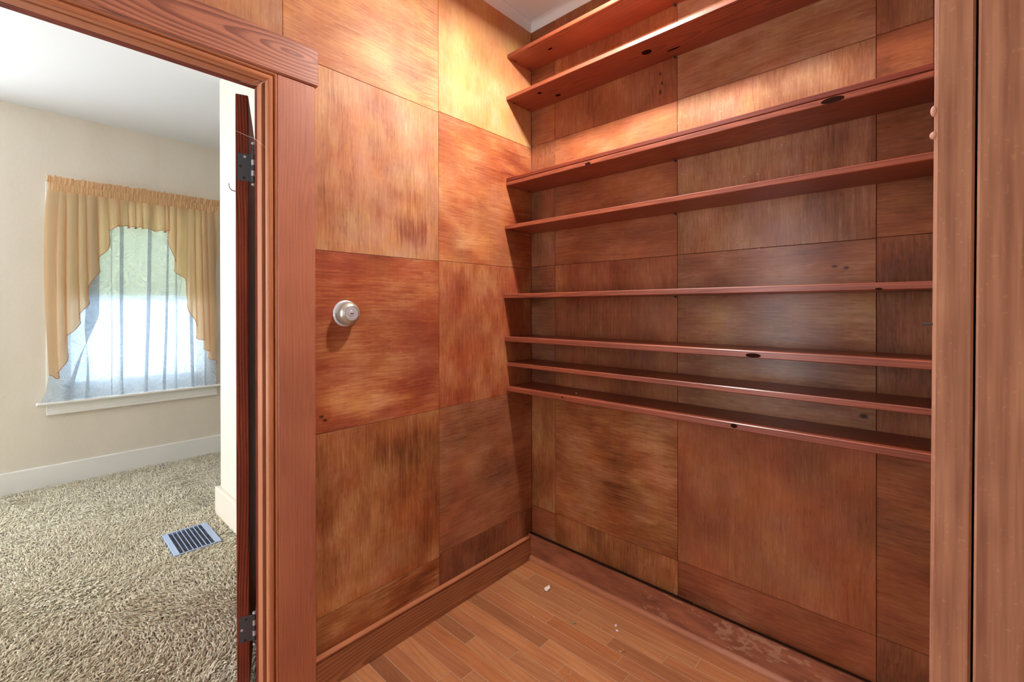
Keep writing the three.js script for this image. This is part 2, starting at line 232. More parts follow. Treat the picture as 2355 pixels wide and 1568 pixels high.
// back wall, behind the shelves
{
  const w = setting('wall_back', 'closet wall of stained plywood panels behind the shelves', 'wall');
  obj('wall_core', box(-0.13, 0, -0.13, WX + 0.12, 2.82, -0.0062, { b: 0 }), M.darkgap, w);
  const X = [0, 0.1505, 0.755, 1.3675, WX], Y = [0, 0.26, 0.866, 1.470, 2.082, CEIL];
  const spec = [
    [['rust', 'h', { n: 256 }], ['brown', 'v', { bias: -0.06 }], ['umber', 'h', { bias: -0.16 }], ['umber', 'v', { bias: -0.08 }], ['rust', 'h', {}]],  // corner column: browns darkened to stand for the shade in the corner
    [['brown', 'v', { bias: -0.05 }], ['brown', 'h', { n: 640, bias: -0.04, patches: [[0.86, 0.55, 0.18, 0.5, 0.55], [0.4, 0.6, 0.3, 0.12, -0.16], [0.55, 0.35, 0.12, 0.1, -0.28], [0.3, 0.85, 0.3, 0.1, -0.15]] }], ['rust', 'v', { n: 640, patches: [[0.9, 0.5, 0.14, 0.5, 0.28], [0.4, 0.6, 0.3, 0.3, -0.1]] }], ['rust', 'h', { n: 640, bias: 0.06, patches: [[0.5, 0.86, 0.5, 0.12, 0.3], [0.85, 0.35, 0.2, 0.2, 0.25], [0.2, 0.4, 0.2, 0.15, -0.15]] }], ['rust', 'v', { n: 512, patches: [[0.6, 0.3, 0.08, 0.2, 0.2], [0.35, 0.2, 0.05, 0.2, -0.3]], knots: [[0.885, 0.21, 0.004], [0.895, 0.145, 0.004], [0.885, 0.09, 0.005]] }]],  // painted in: doorway reflection at the right edges, lamplit band above the third shelf
    [['rust', 'h', { patches: [[0.2, 0.6, 0.2, 0.2, -0.35]] }], ['rust', 'v', { n: 640, bias: 0.06, contrast: 0.8, patches: [[0.15, 0.7, 0.15, 0.25, 0.16]] }], ['grey', 'h', { n: 640, specks: [0.25, 0.65, 0.5, 0.6, 150], patches: [[0.3, 0.5, 0.3, 0.3, 0.2], [0.8, 0.4, 0.2, 0.3, -0.2]], knots: [[0.83, 0.87, 0.004], [0.88, 0.86, 0.004], [0.95, 0.1, 0.006]] }], ['grey', 'v', { n: 640, specks: [0.35, 0.45, 0.55, 0.75, 330], patches: [[0.3, 0.35, 0.3, 0.35, 0.3], [0.5, 0.88, 0.6, 0.1, 0.32], [0.85, 0.3, 0.15, 0.4, -0.24]] }], ['grey', 'h', { n: 512, bias: 0.12, patches: [[0.3, 0.3, 0.3, 0.25, 0.2], [0.85, 0.6, 0.2, 0.3, -0.25]] }]],  // painted in: pale sheen on the left, lamplit band above the third shelf
    [['umber', 'v', { n: 256 }], ['rust', 'h', { bias: -0.06 }], ['umber', 'v', { bias: -0.08 }], ['rust', 'h', { bias: -0.1, patches: [[0.5, 0.9, 0.5, 0.1, 0.3]] }], ['umber', 'v', { n: 256 }]],  // pale top patch is lamplight above the third shelf, put into the colour
  ];
  for (let i = 0; i < 4; i++) for (let j = 0; j < 5; j++) {
    const [pal, g, o] = spec[i][j], dy = [0, 0, 0.002, 0.004][i];
    panel(w, 'B', X[i], X[i + 1], Y[j] + (j ? dy : 0), j === 4 ? CEIL : Y[j + 1] + dy, pal, g, { n: i % 3 ? 512 : 320, ...o });
  }
}
// right wall, the short wall with the wooden frame beside the camera, and the unseen hall behind the camera, which throws light back
struct('wall_right', [box(WX, 0, -0.0062, WX + 0.12, 2.82, 1.05, { b: 0 })], varnish(plainTex, { color: 0xb08a78 }), 'narrow wooden end wall of the shelf alcove', 'wall');
{
  const w = setting('wall_front', 'plain walls of the unseen hall behind the camera', 'wall');
  const HX0 = 0.36, HX1 = 0.78, HY0 = 0.5, HY1 = 2.05, HZ = 2.7;
  obj('wall_core', [box(WX + 0.12, 0, 0.93, 2.5, 2.82, 1.05, { b: 0 }), box(2.4, 0, 1.05, 2.52, 2.82, HZ, { b: 0 }), box(-0.13, 0, HZ, HX0, 2.82, HZ + 0.12, { b: 0 }), box(HX1, 0, HZ, 2.52, 2.82, HZ + 0.12, { b: 0 }), box(HX0, 0, HZ, HX1, HY0, HZ + 0.12, { b: 0 }), box(HX0, HY1, HZ, HX1, 2.82, HZ + 0.12, { b: 0 })], M.cream, w);
  const h = setting('window_3', 'tall white framed window, unseen behind the camera, lighting the back wall', 'window');  // out of view; lights the back wall and gives its sheen
  obj('window_frame', [box(HX0, HY0, HZ + 0.04, HX0 + 0.04, HY1, HZ + 0.09), box(HX1 - 0.04, HY0, HZ + 0.04, HX1, HY1, HZ + 0.09), box(HX0, HY0, HZ + 0.04, HX1, HY0 + 0.05, HZ + 0.09), box(HX0, HY1 - 0.04, HZ + 0.04, HX1, HY1, HZ + 0.09), box(HX0, 1.2, HZ + 0.04, HX1, 1.24, HZ + 0.09)], M.white, h);
}
struct('ceiling', box(-0.0062, CEIL, -0.0062, 2.5, CEIL + 0.1, 2.72, { b: 0 }), M.closetCeil, 'white closet ceiling', 'ceiling');
{ // cove moulding round the ceiling
  const prof = []; for (let i = 0; i <= 6; i++) { const t = i / 6 * Math.PI / 2; prof.push([0.003 + 0.02 * (1 - Math.cos(t)), -0.036 + 0.034 * Math.sin(t)]); }
  const P = [[0, -0.040], [0.003, -0.040], ...prof, [0.026, -0.002], [0.026, 0.0]];
  const t = setting('trim_1', 'white cove moulding along the closet ceiling', 'moulding');
  obj('moulding', sweep(P, (p, q, e) => [p, CEIL + q, lerp(p, 2.7, e)], 2.7), M.closetCeil, t);
  obj('moulding', sweep(P, (p, q, e) => [lerp(p, WX, e), CEIL + q, p], 1.5, { flip: true }), M.closetCeil, t);
}
// ---------------------------------------------------------------- floor of narrow strips
{
  const f = setting('floor', 'closet floor of narrow reddish wooden strips', 'floor');
  obj('subfloor', [box(0, -0.05, 0, WX, -0.0007, 1.2, { b: 0 })], M.dust, f);
  obj('hall_floor', box(-0.0, -0.05, 1.2, 2.5, 0, 2.7, { b: 0, mw: 2.4, mh: 0.6 }), varnish(floorTex), f);
  const pitch = 0.0586, z0 = 0.163 - 3 * pitch, r = rng(41);
  const tones = [[1, 1, 1], [1.1, 1.04, 0.98], [0.80, 0.74, 0.72], [0.95, 0.86, 0.84], [1.16, 1.16, 1.14], [0.62, 0.54, 0.52], [1.02, 0.88, 0.76]].map((c) => { const m = varnish(floorTex, { roughness: 0.5, clearcoat: 0.25, clearcoatRoughness: 0.4 }); m.color.setRGB(...c.map((q) => Math.min(1, q * 0.86))); return m; });
  const known = { 2: [0.11, 0.881], 3: [0.424, 0.788], 4: [0.596, 1.12], 5: [0.356, 0.668], 6: [0.725], 7: [0.421], 8: [0.536, 1.1], 9: [0.372], 10: [0.202, 0.86], 11: [0.66], 12: [0.315, 0.98] };
  const order = [0, 3, 1, 0, 4, 3, 0, 6, 5, 1, 0, 2, 3, 5, 1, 0, 4, 2, 6, 0, 3, 1];
  for (let i = 0, k = 0; i < 21; i++) {
    const za = z0 + i * pitch, zb = Math.min(za + pitch, 1.2); if (zb < 0.03) continue;
    let js = known[i] ?? null;
    if (!js) { js = []; let x = 0.15 + r() * 0.5; while (x < WX - 0.2) { js.push(x); x += 0.35 + r() * 0.5; } }
    const xs = [0.0, ...js, WX];
    for (let j = 0; j + 1 < xs.length; j++, k++) obj('floor_strip', box(xs[j] + 0.0007, -0.012, Math.max(za, 0.001) + 0.0007, xs[j + 1] - 0.0007, (r() - 0.5) * 0.0005, zb - 0.0007, { b: 0.0006, mw: 2.4, mh: 0.6, off: [r() * 2.4, r() * 0.6] }), tones[order[(k * 5 + i * 3) % order.length]], f);
  }
}
// ---------------------------------------------------------------- baseboards
{
  const b = setting('baseboard_left', 'brown wooden baseboard with a thin cap under the plywood panels', 'baseboard');
  obj('board', box(0.0, 0, 0.03, 0.019, 0.106, 1.112, { grain: 'z', mw: 1.2, mh: 0.12, b: 0.0015 }), M.base, b);
  obj('cap', box(0.0, 0.1085, 0.03, 0.0215, 0.117, 1.112, { grain: 'z', b: 0.002, mw: 1.0, mh: 0.12 }), M.plain, b);
  obj('gap', box(0.0, 0.106, 0.031, 0.015, 0.1085, 1.111, { b: 0 }), M.darkgap, b);
  const c = setting('baseboard_back', 'scuffed brown baseboard with a rounded shoe moulding under the shelves', 'baseboard');
  const scuff = texture(1024, 128, (u, v, o) => {
    const a = u * 1.5, y = v * 0.13, k = fbm(a * 9, y * 40, 611, 4), st = vn(a * 30, y * 700, 617) - 0.5, g = fbm(a * 46, y * 90, 619, 4) * 0.6 + fbm(a * 6, y * 12, 623, 2) * 0.4;
    const f = clamp(0.5 + 1.2 * (k - 0.5) + 0.3 * st); const s = sm(0.585, 0.66, g) * sm(0.25, 0.45, u) * (1 - sm(0.85, 1, u));
    o[0] = lerp(lerp(120, 184, f), 206, s * 0.5); o[1] = lerp(lerp(66, 114, f), 176, s * 0.5); o[2] = lerp(lerp(44, 80, f), 148, s * 0.5);
  });
  obj('board', box(0.0, 0, 0.021, WX - 0.001, 0.125, 0.03, { mw: 1.5, mh: 0.13, b: 0.0015 }), varnish(scuff, { roughness: 0.55 }), c);
  obj('filler_strip', box(0.0, 0.10, 0.001, 0.815, 0.1225, 0.0205, { b: 0.001 }), M.darkgap, c);
  obj('filler_strip', box(0.822, 0.10, 0.004, WX - 0.002, 0.1215, 0.0205, { b: 0.001 }), M.darkgap, c);
  const prof = [[0.03, 0.024]]; for (let i = 0; i <= 7; i++) { const t = i / 7 * Math.PI / 2; prof.push([0.031 + 0.014 * Math.sin(t), 0.006 + 0.017 * Math.cos(t)]); } prof.push([0.045, 0]);
  obj('shoe_moulding', sweep(prof, (p, q, e) => [lerp(0.02, WX - 0.001, e), q, p], 1.5, { mw: 1.0, mh: 0.12, flip: true }), varnish(plainTex), c);
}
// ---------------------------------------------------------------- doorway casing
{
  const t = setting('trim_2', 'reddish wooden door casing with moulded inner edge', 'door frame');
  obj('side_casing', box(0.0, 0, 1.110, 0.021, 1.9795, 1.2265, { grain: 'y', mw: 2.1, mh: 0.13, off: [0, -1.1], b: 0.003 }), M.casing, t);
  obj('side_casing', box(0.0, 0, DZ1 + 0.027, 0.021, 1.9795, DZ1 + 0.143, { grain: 'y', mw: 2.1, mh: 0.13, b: 0.003 }), M.casing, t);
  obj('head_casing', box(0.0, 1.9805, 1.1005, 0.0265, 2.101, DZ1 + 0.153, { grain: 'z', mw: 1.2, mh: 0.13, off: [-0.9, -1.98], b: 0.004 }), M.head, t);
  // moulded inner edge: two beads with a double groove, mitred round the opening
  const P = [[0.0265, 0.019], [0.0235, 0.021], [0.0205, 0.019], [0.0195, 0.0135], [0.0175, 0.0165], [0.0165, 0.0135], [0.015, 0.0175], [0.011, 0.0205], [0.006, 0.0205], [0.002, 0.0185], [0.0, 0.013], [0.0, -0.002]];
  const mold = (at, len, flip) => sweep(P, at, len, { mw: 1.0, mh: 0.12, flip });
  obj('inner_moulding', mold((p, q, e) => [q, lerp(0, DTOP + p, e), DZ0 - p], 1.95, true), M.plain, t);
  obj('inner_moulding', mold((p, q, e) => [q, lerp(0, DTOP + p, e), DZ1 + p], 1.95), M.plain, t);
  obj('inner_moulding', mold((p, q, e) => [q, DTOP + p, lerp(DZ0 - p, DZ1 + p, e)], 0.75), M.plain, t);
  // jambs and stops
  const JZ = 1.2415, JZ1 = 1.976, JY = 1.975, Bv = { mw: 1.0, mh: 0.12, b: 0.0012 };
  obj('jamb', box(-0.13, 0, JZ - 0.01, 0.0, JY + 0.01, JZ, { ...Bv, grain: 'y' }), M.door, t);
  obj('jamb', box(-0.13, 0, JZ1, 0.0, JY + 0.01, JZ1 + 0.01, { ...Bv, grain: 'y' }), M.door, t);
  obj('head_jamb', box(-0.13, JY, JZ, 0.0, JY + 0.01, JZ1, { ...Bv, grain: 'z' }), M.door, t);
  obj('door_stop', box(-0.075, 0, JZ, -0.036, 1.9635, 1.252, { ...Bv, grain: 'y' }), M.plain, t);
  obj('door_stop', box(-0.075, 0, 1.966, -0.036, 1.9635, JZ1, { ...Bv, grain: 'y' }), M.plain, t);
  obj('door_stop', box(-0.075, 1.9635, JZ, -0.036, JY, JZ1, { ...Bv, grain: 'z' }), M.plain, t);
  obj('threshold', box(-0.13, 0, DZ0, 0.0, 0.008, DZ1, { grain: 'z', mw: 1.0, mh: 0.12, b: 0.003 }), M.plain, t);
}
// ---------------------------------------------------------------- wooden frame close beside the camera
{
  const t = new THREE.Group(); t.name = 'trim_3'; t.userData = { kind: 'structure', label: 'pale reddish wooden frame boards close by the camera at the right edge', category: 'door frame' };
  t.position.set(1.4815, 1.2, 1.13); t.rotation.z = -0.0064; scene.add(t);
  const g = box(0, -1.2, -0.079, 0.0285, 1.5, 0, { grain: 'y', mw: 1.0, mh: 0.12, b: 0.0022, off: [0.3, 0.02] });
  obj('jamb_board', g, M.post, t);
  obj('casing_board', box(0.0302, -1.2, -0.079, 0.15, 1.5, 0.001, { grain: 'y', mw: 1.0, mh: 0.12, b: 0.0016, off: [0.7, 0.05] }), M.post, t);
  const pink = std(0xd9a592, 0.6);
  const blob = (y, h, w) => { const q = new THREE.SphereGeometry(1, 10, 8); q.scale(w, h, 0.004); q.translate(-0.0005, y, -0.004); return q; };
  obj('paint_drip', blob(0.2615, 0.0055, 0.003), pink, t); obj('paint_drip', blob(0.237, 0.004, 0.0035), pink, t);
  const nail = new THREE.CylinderGeometry(0.0012, 0.0012, 0.012, 8); nail.rotateZ(Math.PI / 2); nail.translate(-0.002, 0.045, -0.03);
  obj('nail', nail, M.bronze, t);
}

// ================================================================ SHELVES
const shelfList = [
  [2.461, 2.479, 0.178, 'topmost reddish wooden wall shelf, just under the closet ceiling'],
  [2.256, 2.275, 0.185, 'second reddish wooden wall shelf from the top, with round dark knots underneath'],
  [1.8465, 1.884, 0.187, 'third wooden wall shelf from the top, thick, made of two stacked boards'],
  [1.637, 1.656, 0.196, 'fourth reddish wooden wall shelf from the top, below the double one'],
  [1.309, 1.329, 0.204, 'fifth wooden wall shelf from the top, seen edge-on at eye level'],
  [1.104, 1.126, 0.199, 'sixth wooden wall shelf from the top, uppermost of the close-set lower three'],
  [0.984, 1.003, 0.183, 'seventh wooden wall shelf from the top, middle of the close-set lower three'],
  [0.865, 0.8875, 0.187, 'lowest reddish wooden wall shelf, above the bare lower panels'],
];
shelfList.forEach(([y0, y1, d, label], i) => {
  const right = i < 5 ? 1.4945 : 1.4905, s = thing('wall_shelf', label, 'shelf', [0, y0, 0], 'shelves across the closet wall');
  const off = [i * 0.37, i * 0.071], B = { mw: 1.5, mh: 0.22, off, b: 0.0022 };
  const board = (a, b, dd, k) => obj('board', box(0.0006, a, 0.0005, right, b, dd, { ...B, off: [off[0] + k, off[1] + k] }), k ? M.shelfDark : M.shelf, s);
  if (i === 2) { board(0, 0.0185, d, 0); board(0.0205, 0.0375, d - 0.001, 0.4); obj('spacer', box(0.002, 0.0185, 0.002, right - 0.002, 0.0205, d - 0.012, { b: 0 }), M.darkgap, s); }
  else board(0, y1 - y0, d, 0);
  // small pins that carry the shelf at the joint of the panels, and screws at the left end
  const pin = new THREE.CylinderGeometry(0.0035, 0.0035, 0.016, 8); pin.rotateX(Math.PI / 2); pin.translate(0.748, -0.0035, 0.0085); obj('support_pin', pin, M.bronze, s);
  for (const z of [0.04, d - 0.045]) { const q = new THREE.CylinderGeometry(0.003, 0.003, 0.003, 8); q.translate(0.012 + 0.01 * (z < 0.1), -0.0012, z); obj('screw', q, M.darkgap, s); }
  const knot = (x, y, z, rx, r2, face) => { const q = new THREE.CircleGeometry(1, 18); q.scale(rx, r2, 1); if (face === 'under') q.rotateX(Math.PI / 2); q.translate(x, face === 'under' ? -0.0003 : y, face === 'under' ? z : d + 0.0003); obj('knot', q, M.knot, s); };
  if (i === 0) knot(0.20, 0, 0.1, 0.013, 0.006, 'under');
  if (i === 1) { knot(0.165, 0, 0.135, 0.011, 0.009, 'under'); knot(0.215, 0, 0.06, 0.013, 0.011, 'under'); knot(0.68, 0, 0.11, 0.02, 0.016, 'under'); knot(0.765, 0, 0.06, 0.028, 0.005, 'under'); }
  if (i === 2) { knot(0.46, 0.006, 0, 0.014, 0.006); knot(1.282, 0.0085, 0, 0.028, 0.0085); }
  if (i === 4) knot(1.385, 0.003, 0, 0.008, 0.003);
  if (i === 5) knot(1.078, 0.008, 0, 0.022, 0.007);
  if (i === 7) { knot(0.33, 0.014, 0, 0.005, 0.003); knot(1.018, 0.0125, 0, 0.010, 0.007); }
});

// ================================================================ KNOB ON THE PLYWOOD
{
  const k = thing('door_knob', 'round satin metal knob on the reddish plywood wall', 'knob', [0, 1.245, 0.998]);
  const lathe = (pts, seg = 40) => { const g = new THREE.LatheGeometry(pts.map((p) => new THREE.Vector2(p[0], p[1])), seg); g.rotateZ(-Math.PI / 2); return g; };
  obj('rosette', lathe([[0.0455, 0], [0.0455, 0.003], [0.0435, 0.0062], [0.0395, 0.0075], [0.0375, 0.0062], [0.033, 0.006], [0.028, 0.009], [0.02, 0.0105], [0, 0.0105]]), M.steel, k);
  obj('grip', lathe([[0.018, 0.009], [0.024, 0.012], [0.0345, 0.0150], [0.0385, 0.0185], [0.0392, 0.0225], [0.0382, 0.028], [0.0352, 0.0345], [0.0305, 0.0398], [0.0262, 0.0425], [0.0255, 0.0438], [0.0245, 0.0443], [0.0235, 0.0432], [0, 0.0425]]), M.satin, k);
  obj('face_disc', lathe([[0.0232, 0.0431], [0.0225, 0.0438], [0.012, 0.0441], [0.0115, 0.0434], [0.0108, 0.0434], [0.0102, 0.0446], [0, 0.0452]]), M.steel, k);
  const e = new THREE.Shape(); e.moveTo(-0.0075, 0.0008); e.quadraticCurveTo(0, 0.0022, 0.0075, 0.0008); e.quadraticCurveTo(0, -0.0052, -0.0075, 0.0008);
  const g = new THREE.ExtrudeGeometry(e, { depth: 0.0004, bevelEnabled: false }); g.rotateY(Math.PI / 2); g.translate(0.0449, 0, 0); obj('emblem', g, M.red, k);
}
// ================================================================ OPEN DOOR LEAF
{
  const th = 20 * Math.PI / 180, t = 0.036, L = 0.70, top = 1.957;
  const d = new THREE.Group(); d.name = 'door_1'; d.userData = { kind: 'structure', label: 'dark brown wooden door swung open into the next room, seen at its hinged edge', category: 'door' };
  d.position.set(-0.148, 0, 1.2545); d.rotation.y = Math.PI - th; scene.add(d);   // own +x runs along the leaf, own -z is its thickness towards the opening
  const back = std(0xcfb083, 0.5);
  obj('leaf', box(0, 0.03, -t, L, top, 0, { grain: 'y', mw: 2.0, mh: 0.1, b: 0.0022 }), M.door, d);
  // worn brackets of the two butt hinges
  for (const [y0, y1, pinTop, pinLow] of [[1.677, 1.765, 0.036, 0.010], [0.178, 0.262, 0.006, 0.012]]) {
    const h = obj('hinge', box(-0.0022, y0, -t + 0.006, 0.0002, y1, 0.008, { b: 0.0006 }), M.bronze, d);
    const kx = -0.004, kz = 0.0135, R = 0.0055, hh = (y1 - y0) / 5;
    for (let i = 0; i < 5; i++) { const c = new THREE.CylinderGeometry(R, R, hh - 0.0006, 16); c.translate(kx, y0 + hh * (i + 0.5), kz); obj('knuckle', c, i % 2 ? M.worn : M.bronze, h); }
    const pin = new THREE.CylinderGeometry(0.0026, 0.0026, y1 - y0 + pinTop + pinLow, 10); pin.translate(kx, (y0 + y1 + pinTop - pinLow) / 2, kz); obj('pin', pin, M.bronze, h);
    const cap = new THREE.SphereGeometry(0.0062, 14, 10); cap.scale(1, 0.8, 1); cap.translate(kx, y1 + pinTop, kz); obj('pin_head', cap, M.worn, h);
    const low = new THREE.SphereGeometry(0.0058, 14, 10); low.scale(1, 0.8, 1); low.translate(kx, y0 - pinLow, kz); obj('pin_tip', low, M.worn, h);
    [[0.010, -0.010, 0], [0.042, -0.022, 1], [0.078, -0.012, 2]].forEach(([dy, z, n]) => { const c = new THREE.CylinderGeometry(0.0042, 0.0042, 0.0012, 14); c.rotateZ(Math.PI / 2); c.translate(-0.0026, y1 - dy, z); obj('screw', c, n === (y0 > 1 ? 0 : 1) ? M.worn : M.darkgap, h); });
  }
}
{ // wire hook on the far face of the open door
  tag(obj('coat_hook', tube([[-0.19, 1.6475, 1.276], [-0.187, 1.6472, 1.284], [-0.185, 1.6480, 1.292], [-0.184, 1.653, 1.298], [-0.184, 1.660, 1.3005], [-0.184, 1.668, 1.3008]], 0.0019, 20, 8), M.worn), 'small curved metal hook sticking out beside the open door edge', 'hook');
}

// ================================================================ THE NEXT ROOM
const WZ0 = 0.70, WZ1 = 1.56, WY0 = 0.605, WY1 = 2.07;   // window opening in the far wall
const EZ = 4.3;
{
  const f = setting('wall_far', 'cream plaster wall with the curtained window in the next room', 'wall');
  const m = { b: 0 }, A0 = 2.3, A1 = 4.2, AY0 = 0.4, AY1 = 2.4;
  obj('wall_core', [box(FAR - 0.14, 0, -0.9, FAR, 2.82, WZ0, m), box(FAR - 0.14, 0, WZ1, FAR, 2.82, A0, m), box(FAR - 0.14, 0, A1, FAR, 2.82, EZ, m), box(FAR - 0.14, 0, A0, FAR, AY0, A1, m), box(FAR - 0.14, AY1, A0, FAR, 2.82, A1, m), box(FAR - 0.14, 0, WZ0, FAR, WY0, WZ1, m), box(FAR - 0.14, WY1, WZ0, FAR, 2.82, WZ1, m)], M.cream, f);
  const s = setting('wall_side', 'pale wall corner standing out behind the open door', 'wall');
  obj('wall_core', [box(-1.725, 0, 0.80, -0.13, 2.82, 0.93, m), box(-1.725, 0, -0.9, -1.60, 2.82, 0.80, m)], M.cream, s);
  const e = setting('wall_end', 'plain end walls of the next room, with an unseen window that lights it', 'wall');
  const Z = EZ, X0 = -2.75, X1 = -2.0, Y0 = 0.6, Y1 = 2.2;
  obj('wall_core', [box(FAR - 0.14, 0, Z, X0, 2.82, Z + 0.14, m), box(X1, 0, Z, 0.0, 2.82, Z + 0.14, m), box(X0, 0, Z, X1, Y0, Z + 0.14, m), box(X0, Y1, Z, X1, 2.82, Z + 0.14, m), box(FAR - 0.14, 0, -1.04, -1.6, 2.82, -0.9, m)], M.cream, e);
  const w2 = setting('window_2', 'white framed window out of view in the end wall, lighting the next room', 'window');  // out of view; lights the next room and, through the doorway, the closet
  obj('window_frame', [box(X0, Y0, Z + 0.05, X0 + 0.05, Y1, Z + 0.1), box(X1 - 0.05, Y0, Z + 0.05, X1, Y1, Z + 0.1), box(X0, Y0, Z + 0.05, X1, Y0 + 0.05, Z + 0.1), box(X0, Y1 - 0.05, Z + 0.05, X1, Y1, Z + 0.1), box(X0, 1.38, Z + 0.05, X1, 1.42, Z + 0.1)], M.white, w2);
  const w4 = setting('window_4', 'added white framed window out of view to the left, fill light for the next room', 'window');  // window added out of view to brighten the next room
  obj('window_frame', [box(FAR - 0.1, AY0, A0, FAR - 0.05, AY1, A0 + 0.05), box(FAR - 0.1, AY0, A1 - 0.05, FAR - 0.05, AY1, A1), box(FAR - 0.1, AY0, A0, FAR - 0.05, AY0 + 0.05, A1), box(FAR - 0.1, AY1 - 0.05, A0, FAR - 0.05, AY1, A1), box(FAR - 0.1, 1.43, A0, FAR - 0.05, 1.48, A1)], M.white, w4);
}
// house side added outside to dim the window light behind the lace
{
  const h = thing('added_house_wall', 'added blue-grey house side that dims the light behind the lace', 'house', [-4.5, -3, -1.0]); h.userData.kind = 'structure';
  const siding = std(0x8a9fb1, 0.7);
  for (let i = 0; i < 44; i++) obj('clapboard', box(-0.1, i * 0.22, -4.0, 0.012 + 0.002 * (i % 2), i * 0.22 + 0.218, 3.2, { b: 0.004 }), siding, h);
}
struct('ceiling_room', box(FAR, ROOM_CEIL, -1.0, -0.13, ROOM_CEIL + 0.1, EZ + 0.1, { b: 0 }), M.ceil, 'white ceiling of the next room', 'ceiling');
struct('baseboard_far', box(FAR, 0, -0.9, FAR + 0.02, 0.152, EZ, { grain: 'z', b: 0.004 }), M.white, 'white painted baseboard under the window', 'baseboard');
struct('baseboard_side', [box(-1.75, 0, 0.93, -0.13, 0.165, 0.955, { b: 0.003 }), box(-1.75, 0, -0.9, -1.725, 0.165, 0.93, { b: 0.003 })], M.warmTrim, 'cream baseboard round the wall corner behind the door', 'baseboard');
// ---------------------------------------------------------------- window, sill
{
  const w = setting('window_1', 'white sash window behind lace in the next room', 'window'), x0 = FAR - 0.09, x1 = FAR - 0.05;
  const fr = (n, a, b, c, d, xa = x0, xb = x1) => obj(n, box(xa, b, a, xb, d, c, { b: 0.002 }), M.white, w);
  fr('side_casing', WZ0 - 0.085, WY0, WZ0, WY1 + 0.09, FAR, FAR + 0.018); fr('side_casing', WZ1, WY0, WZ1 + 0.085, WY1 + 0.09, FAR, FAR + 0.018); fr('head_casing', WZ0, WY1, WZ1, WY1 + 0.09, FAR, FAR + 0.018);
  const lo = fr('lower_sash', WZ0, WY0, WZ1, WY0 + 0.115);
  for (const [n, a, b, c, d] of [['stile', WZ0, WY0, WZ0 + 0.045, 1.36], ['stile', WZ1 - 0.045, WY0, WZ1, 1.36], ['meeting_rail', WZ0, 1.325, WZ1, 1.365]]) obj(n, box(x0, b, a, x1, d, c, { b: 0.002 }), M.white, lo);
  const up = fr('upper_sash', WZ0, 2.02, WZ1, WY1, x0 - 0.04, x0);
  for (const [n, a, b, c, d] of [['stile', WZ0, 1.36, WZ0 + 0.045, 2.02], ['stile', WZ1 - 0.045, 1.36, WZ1, 2.02]]) obj(n, box(x0 - 0.04, b, a, x0, d, c, { b: 0.002 }), M.white, up);
  const glass = new THREE.MeshPhysicalMaterial({ color: 0xffffff, transmission: 1, thickness: 0, roughness: 0, ior: 1.45, side: THREE.DoubleSide });
  obj('pane', box(x0 + 0.018, WY0 + 0.11, WZ0 + 0.04, x0 + 0.0181, 1.33, WZ1 - 0.04, { b: 0 }), glass, lo);
  obj('pane', box(x0 - 0.022, 1.36, WZ0 + 0.04, x0 - 0.0219, 2.025, WZ1 - 0.04, { b: 0 }), glass, up);
  obj('stool', box(FAR - 0.05, 0.585, 0.565, FAR + 0.062, 0.604, 1.695, { b: 0.006 }), M.white, w);
  const ap = obj('apron', box(FAR, 0.507, 0.605, FAR + 0.02, 0.585, 1.645, { b: 0.003 }), M.white, w);
  obj('apron_bead', box(FAR, 0.507, 0.605, FAR + 0.026, 0.533, 1.645, { b: 0.004 }), M.white, ap);
}
